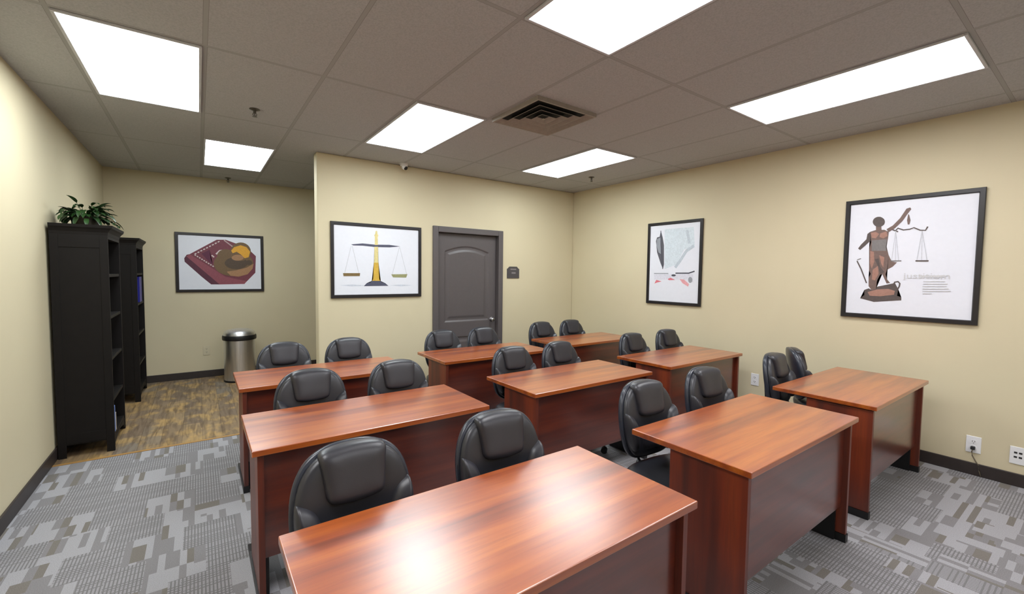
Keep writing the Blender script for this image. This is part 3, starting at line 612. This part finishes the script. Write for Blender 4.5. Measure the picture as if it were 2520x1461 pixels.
# trailing sprig over the cornice
b = bmesh.new()
tube(b, [(.06, .02, .07), (.12, .04, .085), (.17, .05, .05), (.19, .055, .0)], .002, 5)
for k in range(6): leafblade(b, Vector((.10+.016*k, .035+.004*k, .08-.012*k)), Vector((.5, (-1)**k*.8, 0)).normalized(), .1, .05, .025, 1.2)
mesh_obj('trailing_sprig', b, M['leaf'], t)

# ------------------------------------------------------------------ desks
DW, DD, DH, TT = 1.22, .595, .72, .028
def make_desk(label, loc, group='cherry laminate training desks'):
    t = thing('training_desk', label, 'desk', loc, 0, group)
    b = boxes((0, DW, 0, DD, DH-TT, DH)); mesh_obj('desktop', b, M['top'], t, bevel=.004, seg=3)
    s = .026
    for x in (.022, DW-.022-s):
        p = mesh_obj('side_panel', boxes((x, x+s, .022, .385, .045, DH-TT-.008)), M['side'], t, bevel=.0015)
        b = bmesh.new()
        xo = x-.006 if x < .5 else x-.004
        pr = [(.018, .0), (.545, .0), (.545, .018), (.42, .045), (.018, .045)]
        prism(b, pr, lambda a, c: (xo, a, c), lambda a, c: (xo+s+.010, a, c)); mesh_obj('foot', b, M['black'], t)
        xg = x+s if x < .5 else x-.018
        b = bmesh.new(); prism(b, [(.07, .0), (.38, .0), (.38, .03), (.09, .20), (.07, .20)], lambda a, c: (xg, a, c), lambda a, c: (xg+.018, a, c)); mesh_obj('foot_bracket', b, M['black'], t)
        mesh_obj('shadow_line_strip', boxes((x+.003, x+s-.003, .03, .52, DH-TT-.008, DH-TT)), M['black'], t)  # black strip standing in for the shadow line under the desktop
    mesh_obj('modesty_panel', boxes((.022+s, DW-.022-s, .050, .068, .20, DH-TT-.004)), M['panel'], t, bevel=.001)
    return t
# x0, y0 of each desk
ROW = ['front row', 'middle row', 'back row']
COLN = ['left', 'centre', 'right']
DX = [[.175, .17, .20], [1.775, 1.765, 1.745], [3.325, 3.275, 3.255]]
DY = [[.82, 2.15, 3.36], [.82, 2.185, 3.43], [.825, 2.215, 3.53]]
DL = {
 (0, 0): 'cherry desk nearest the viewer with bright ceiling light glare on its top',
 (0, 1): 'cherry desk in the left column, middle row, behind the nearest desk',
 (0, 2): 'cherry desk in the left column, back row, by the alcove and trash can',
 (1, 0): 'cherry desk of the front row in the centre, right of the glaring nearest desk',
 (1, 1): 'cherry desk in the very middle, second of the centre column',
 (1, 2): 'cherry desk in front of the grey door, last of the centre column',
 (2, 0): 'cherry desk of the front row by the right wall, near the plugged outlet',
 (2, 1): 'cherry desk of the middle row beside the right wall',
 (2, 2): 'cherry desk in the back right corner, farthest from the viewer'}
first = None
for c in range(3):
    for r in range(3):
        loc = (DX[c][r], DY[c][r], 0)
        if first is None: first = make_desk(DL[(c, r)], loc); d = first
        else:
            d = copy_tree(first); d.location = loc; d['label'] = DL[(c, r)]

# ------------------------------------------------------------------ chairs
def pillow(outline, centre, surf, tf, tb, nr=9, p=2.6, mapf=None):
    """closed cushion over a star shaped outline in (x,z). surf(x,z)->y base; tf bulge towards -y, tb towards +y"""
    b = bmesh.new(); n = len(outline); cx, cz = centre
    def prof(r): return max(0.0, 1-r**p)**(1/p) if r < 1 else 0
    rs = [math.sin((k/nr)*PI/2) for k in range(1, nr+1)]
    def sheet(sgn, th):
        L = []
        for r in rs[:-1]:
            L.append([b.verts.new((cx+(x-cx)*r, surf(cx+(x-cx)*r, cz+(z-cz)*r)+sgn*th*prof(r), cz+(z-cz)*r)) for x, z in outline])
        cc = b.verts.new((cx, surf(cx, cz)+sgn*th, cz))
        return L, cc
    rim = [b.verts.new((x, surf(x, z), z)) for x, z in outline]
    for sgn, th in ((-1, tf), (1, tb)):
        L, cc = sheet(sgn, th)
        for k in range(n): b.faces.new((cc, L[0][k], L[0][(k+1) % n]))
        for A, B in zip(L, L[1:]+[rim]):
            for k in range(n): b.faces.new((A[k], B[k], B[(k+1) % n], A[(k+1) % n]))
    if mapf:
        for v in b.verts: v.co = mapf(v.co)
    return b

def smooth_outline(pts, n=48):
    """closed Catmull-Rom through pts"""
    out = []; m = len(pts); per = max(2, n//m)
    for i in range(m):
        p0, p1, p2, p3 = (Vector(pts[(i+k-1) % m]) for k in range(4))
        for s in range(per):
            t = s/per
            out.append(tuple(.5*((2*p1)+(p2-p0)*t+(2*p0-5*p1+4*p2-p3)*t*t+(3*p1-p0-3*p2+p3)*t**3)))
    return out

def make_chair(label, loc, rz, group='black leather task chairs tucked behind the desks'):
    t = thing('task_chair', label, 'chair', loc, rz, group)
    Z0 = .50                                     # bottom of the back
    def bs(off):                                 # base surface of the back: tilted and wrapped forward at the sides
        return lambda x, z: .205+off+(z-Z0)*.16-.62*x*x-.10*max(0, z-.80)**1.2*0
    def sym(h): return h+[(-x, z) for x, z in h[::-1] if abs(x) > 1e-6]
    # outline: wide egg with a round crown
    shell_o = smooth_outline(sym([(0, .925), (.09, .918), (.165, .885), (.212, .82), (.232, .73), (.226, .63), (.195, .54), (.12, .49), (0, .478)]), 64)
    KX, KZ = .90, .024
    sq = lambda L: [(x*KX, .478+(z-.478)*(1-KZ/.447)) for x, z in L]
    shell_o = sq(shell_o)
    sh = mesh_obj('back_shell', pillow(shell_o, (0, .70), bs(.018), .012, .030, 8, 5), M['shell'], t, smooth=True)
    cush_o = smooth_outline(sym([(0, .915), (.085, .908), (.155, .876), (.200, .815), (.219, .73), (.213, .635), (.182, .55), (.11, .503), (0, .493)]), 64)
    cush_o = sq(cush_o)
    cu = mesh_obj('backrest', pillow(cush_o, (0, .70), bs(.004), .040, .012, 9, 3.6), M['leather'], t, smooth=True)
    pad_o = sq(smooth_outline(sym([(0, .926), (.085, .921), (.125, .905), (.123, .86), (.115, .80), (.106, .755), (.075, .738), (0, .732)]), 64))
    mesh_obj('head_pad', pillow(pad_o, (0, .815), lambda x, z: bs(-.004)(x, z)-.12*max(0, .90-z), .050, .02, 10, 4.2), M['pad'], cu, smooth=True)
    lum_o = smooth_outline(sym([(0, .665), (.06, .662), (.085, .65), (.095, .61), (.09, .565), (.06, .535), (0, .53)]), 48)
    mesh_obj('lumbar_pad', pillow(lum_o, (0, .60), bs(-.012), .034, .02, 8, 3), M['pad'], cu, smooth=True)
    for s in (-1, 1):
        bo = [(s*.216, .762), (s*.196, .762), (s*.156, .738), (s*.130, .690), (s*.133, .640), (s*.140, .58), (s*.165, .55), (s*.196, .575), (s*.214, .63), (s*.222, .70)]
        mesh_obj('side_bolster', pillow(sq(smooth_outline(bo, 40)), (s*.164, .64), bs(-.010), .056, .015, 8, 2.6), M['pad'], cu, smooth=True)
    # seat: same construction laid flat
    def flat(v): return Vector((v.x, v.z, v.y))
    seat_o = smooth_outline([(0, -.235), (.13, -.232), (.205, -.20), (.238, -.12), (.245, 0), (.235, .13), (.19, .20), (.10, .225), (0, .23), (-.10, .225), (-.19, .20), (-.235, .13), (-.245, 0), (-.238, -.12), (-.205, -.20), (-.13, -.232)], 64)
    mesh_obj('seat', pillow(seat_o, (0, 0), lambda x, z: .425-.03*max(0, -z-.12), .045, .062, 9, 3.4, flat), M['leather'], t, smooth=True)
    pan_o = [(x*.97, z*.97) for x, z in seat_o]
    mesh_obj('seat_pan', pillow(pan_o, (0, 0), lambda x, z: .402, .026, .02, 6, 6, flat), M['shell'], t, smooth=True)
    # J bar between seat and back
    b = bmesh.new(); path = [(0, .02, .365), (0, .14, .360), (0, .235, .372), (0, .278, .41), (0, .290, .47), (0, .298, .56), (0, .305, .64)]
    tube(b, path, [.032]*7, 10, .45); mesh_obj('back_bar', b, M['black'], t, smooth=True)
    mesh_obj('tilt_mechanism', boxes((-.08, .08, -.10, .09, .335, .378)), M['black'], t, bevel=.01)
    b = bmesh.new(); tube(b, [(.06, 0, .352), (.19, -.01, .350), (.225, -.01, .352)], .006, 8); mesh_obj('lever', b, M['black'], t)
    b = bmesh.new(); lathe(b, [(.03, .09), (.03, .21), (.022, .215), (.014, .217), (.014, .338)], 20); mesh_obj('gas_lift', b, M['black'], t, auto=40)
    b = bmesh.new(); lathe(b, [(.035, .062), (.045, .07), (.045, .105), (.034, .118)], 24)
    hub = mesh_obj('base_hub', b, M['black'], t, auto=40)
    for k in range(5):
        a = PI/2+2*PI*k/5; d = Vector((math.cos(a), math.sin(a), 0)); sd = Vector((-d.y, d.x, 0))
        b = bmesh.new(); tube(b, [d*.03+Vector((0, 0, .092)), d*.15+Vector((0, 0, .088)), d*.235+Vector((0, 0, .072))], [.026, .022, .015], 8, .6)
        arm = mesh_obj('base_arm', b, M['shell'], t, smooth=True)
        b = bmesh.new(); c = d*.228
        for s in (-1, 1):
            mtx = Matrix.Translation(c+sd*s*.014+Vector((0, 0, .026)))@sd.to_track_quat('Z', 'Y').to_matrix().to_4x4()
            bmesh.ops.create_cone(b, cap_ends=True, segments=18, radius1=.0255, radius2=.0255, depth=.016, matrix=mtx)
        tube(b, [c+Vector((0, 0, .03)), c+Vector((0, 0, .072))], .008, 8)
        mesh_obj('caster', b, M['black'], arm, auto=40)
    return t

# (desk column, row, x of the chair, turn in degrees, gap to the rear edge)
CH_ = [
 (0, 0, .435, 2, .035, 'black leather chair behind the nearest desk, on its left, largest in view'),
 (0, 0, 1.035, -3, .04, 'black leather chair behind the nearest desk, on its right'),
 (0, 1, .555, 2, .03, 'black chair on the left behind the middle desk of the left column'),
 (0, 1, 1.095, 0, .02, 'black chair on the right behind the middle desk of the left column'),
 (0, 2, .575, 0, .05, 'black chair nearest the trash can, behind the back left desk'),
 (0, 2, 1.10, 0, .04, 'black chair below the scales picture, behind the back left desk'),
 (1, 0, 2.04, -4, .04, 'black chair on the left behind the front centre desk, seat showing below the top'),
 (1, 0, 2.68, -4, .05, 'black chair on the right behind the front centre desk'),
 (1, 1, 2.10, 0, .03, 'black chair on the left behind the desk in the very middle'),
 (1, 1, 2.62, 0, .03, 'black chair on the right behind the desk in the very middle'),
 (1, 2, 2.08, 0, .03, 'bluish black chair in front of the left edge of the grey door'),
 (1, 2, 2.585, 0, .03, 'bluish black chair in front of the right side of the grey door'),
 (2, 0, 3.70, 4, .04, 'black chair on the left behind the front desk by the right wall'),
 (2, 0, 4.25, 34, .11, 'black chair turned almost edge on, behind the front desk by the right wall'),
 (2, 1, 3.66, 0, .03, 'black chair on the left behind the middle desk by the right wall'),
 (2, 1, 4.26, 0, .03, 'black chair on the right behind the middle desk by the right wall'),
 (2, 2, 3.52, 0, .03, 'black chair on the left at the desk in the back right corner'),
 (2, 2, 4.03, 0, .03, 'black chair on the right at the desk in the back right corner'),
]
fc = None
for c, r, x, deg, gap, lab in CH_:
    y = DY[c][r]+DD+gap-.15
    if fc is None: fc = ch = make_chair(lab, (x, y, 0), math.radians(deg))
    else:
        ch = copy_tree(fc); ch.location = (x, y, 0); ch.rotation_euler.z = math.radians(deg); ch['label'] = lab

# ------------------------------------------------------------------ world, camera, view
w = bpy.data.worlds.new('world'); SC.world = w; w.use_nodes = True
w.node_tree.nodes['Background'].inputs[0].default_value = (.05, .05, .05, 1)
cam = bpy.data.cameras.new('camera'); co = bpy.data.objects.new('camera', cam); COL.objects.link(co)
cam.sensor_width = 36; cam.lens = 36*1074.85/2520; cam.clip_start = .02
r = Vector((0.812682231508614, -0.5825927781288599, 0.011543199828327784))
u = Vector((0.021266672387757757, 0.0494505109255715, 0.9985501367556622))
f = Vector((0.582318915402661, 0.8112584679627677, -0.05257736131617463))
mw = Matrix(((r.x, u.x, -f.x, 0), (r.y, u.y, -f.y, 0), (r.z, u.z, -f.z, 1.5), (0, 0, 0, 1)))
co.matrix_world = mw
SC.camera = co
SC.view_settings.view_transform = 'Standard'; SC.view_settings.look = 'None'; SC.view_settings.gamma = 1
SC.view_settings.use_curve_mapping = False
SC.view_settings.exposure = 0.0
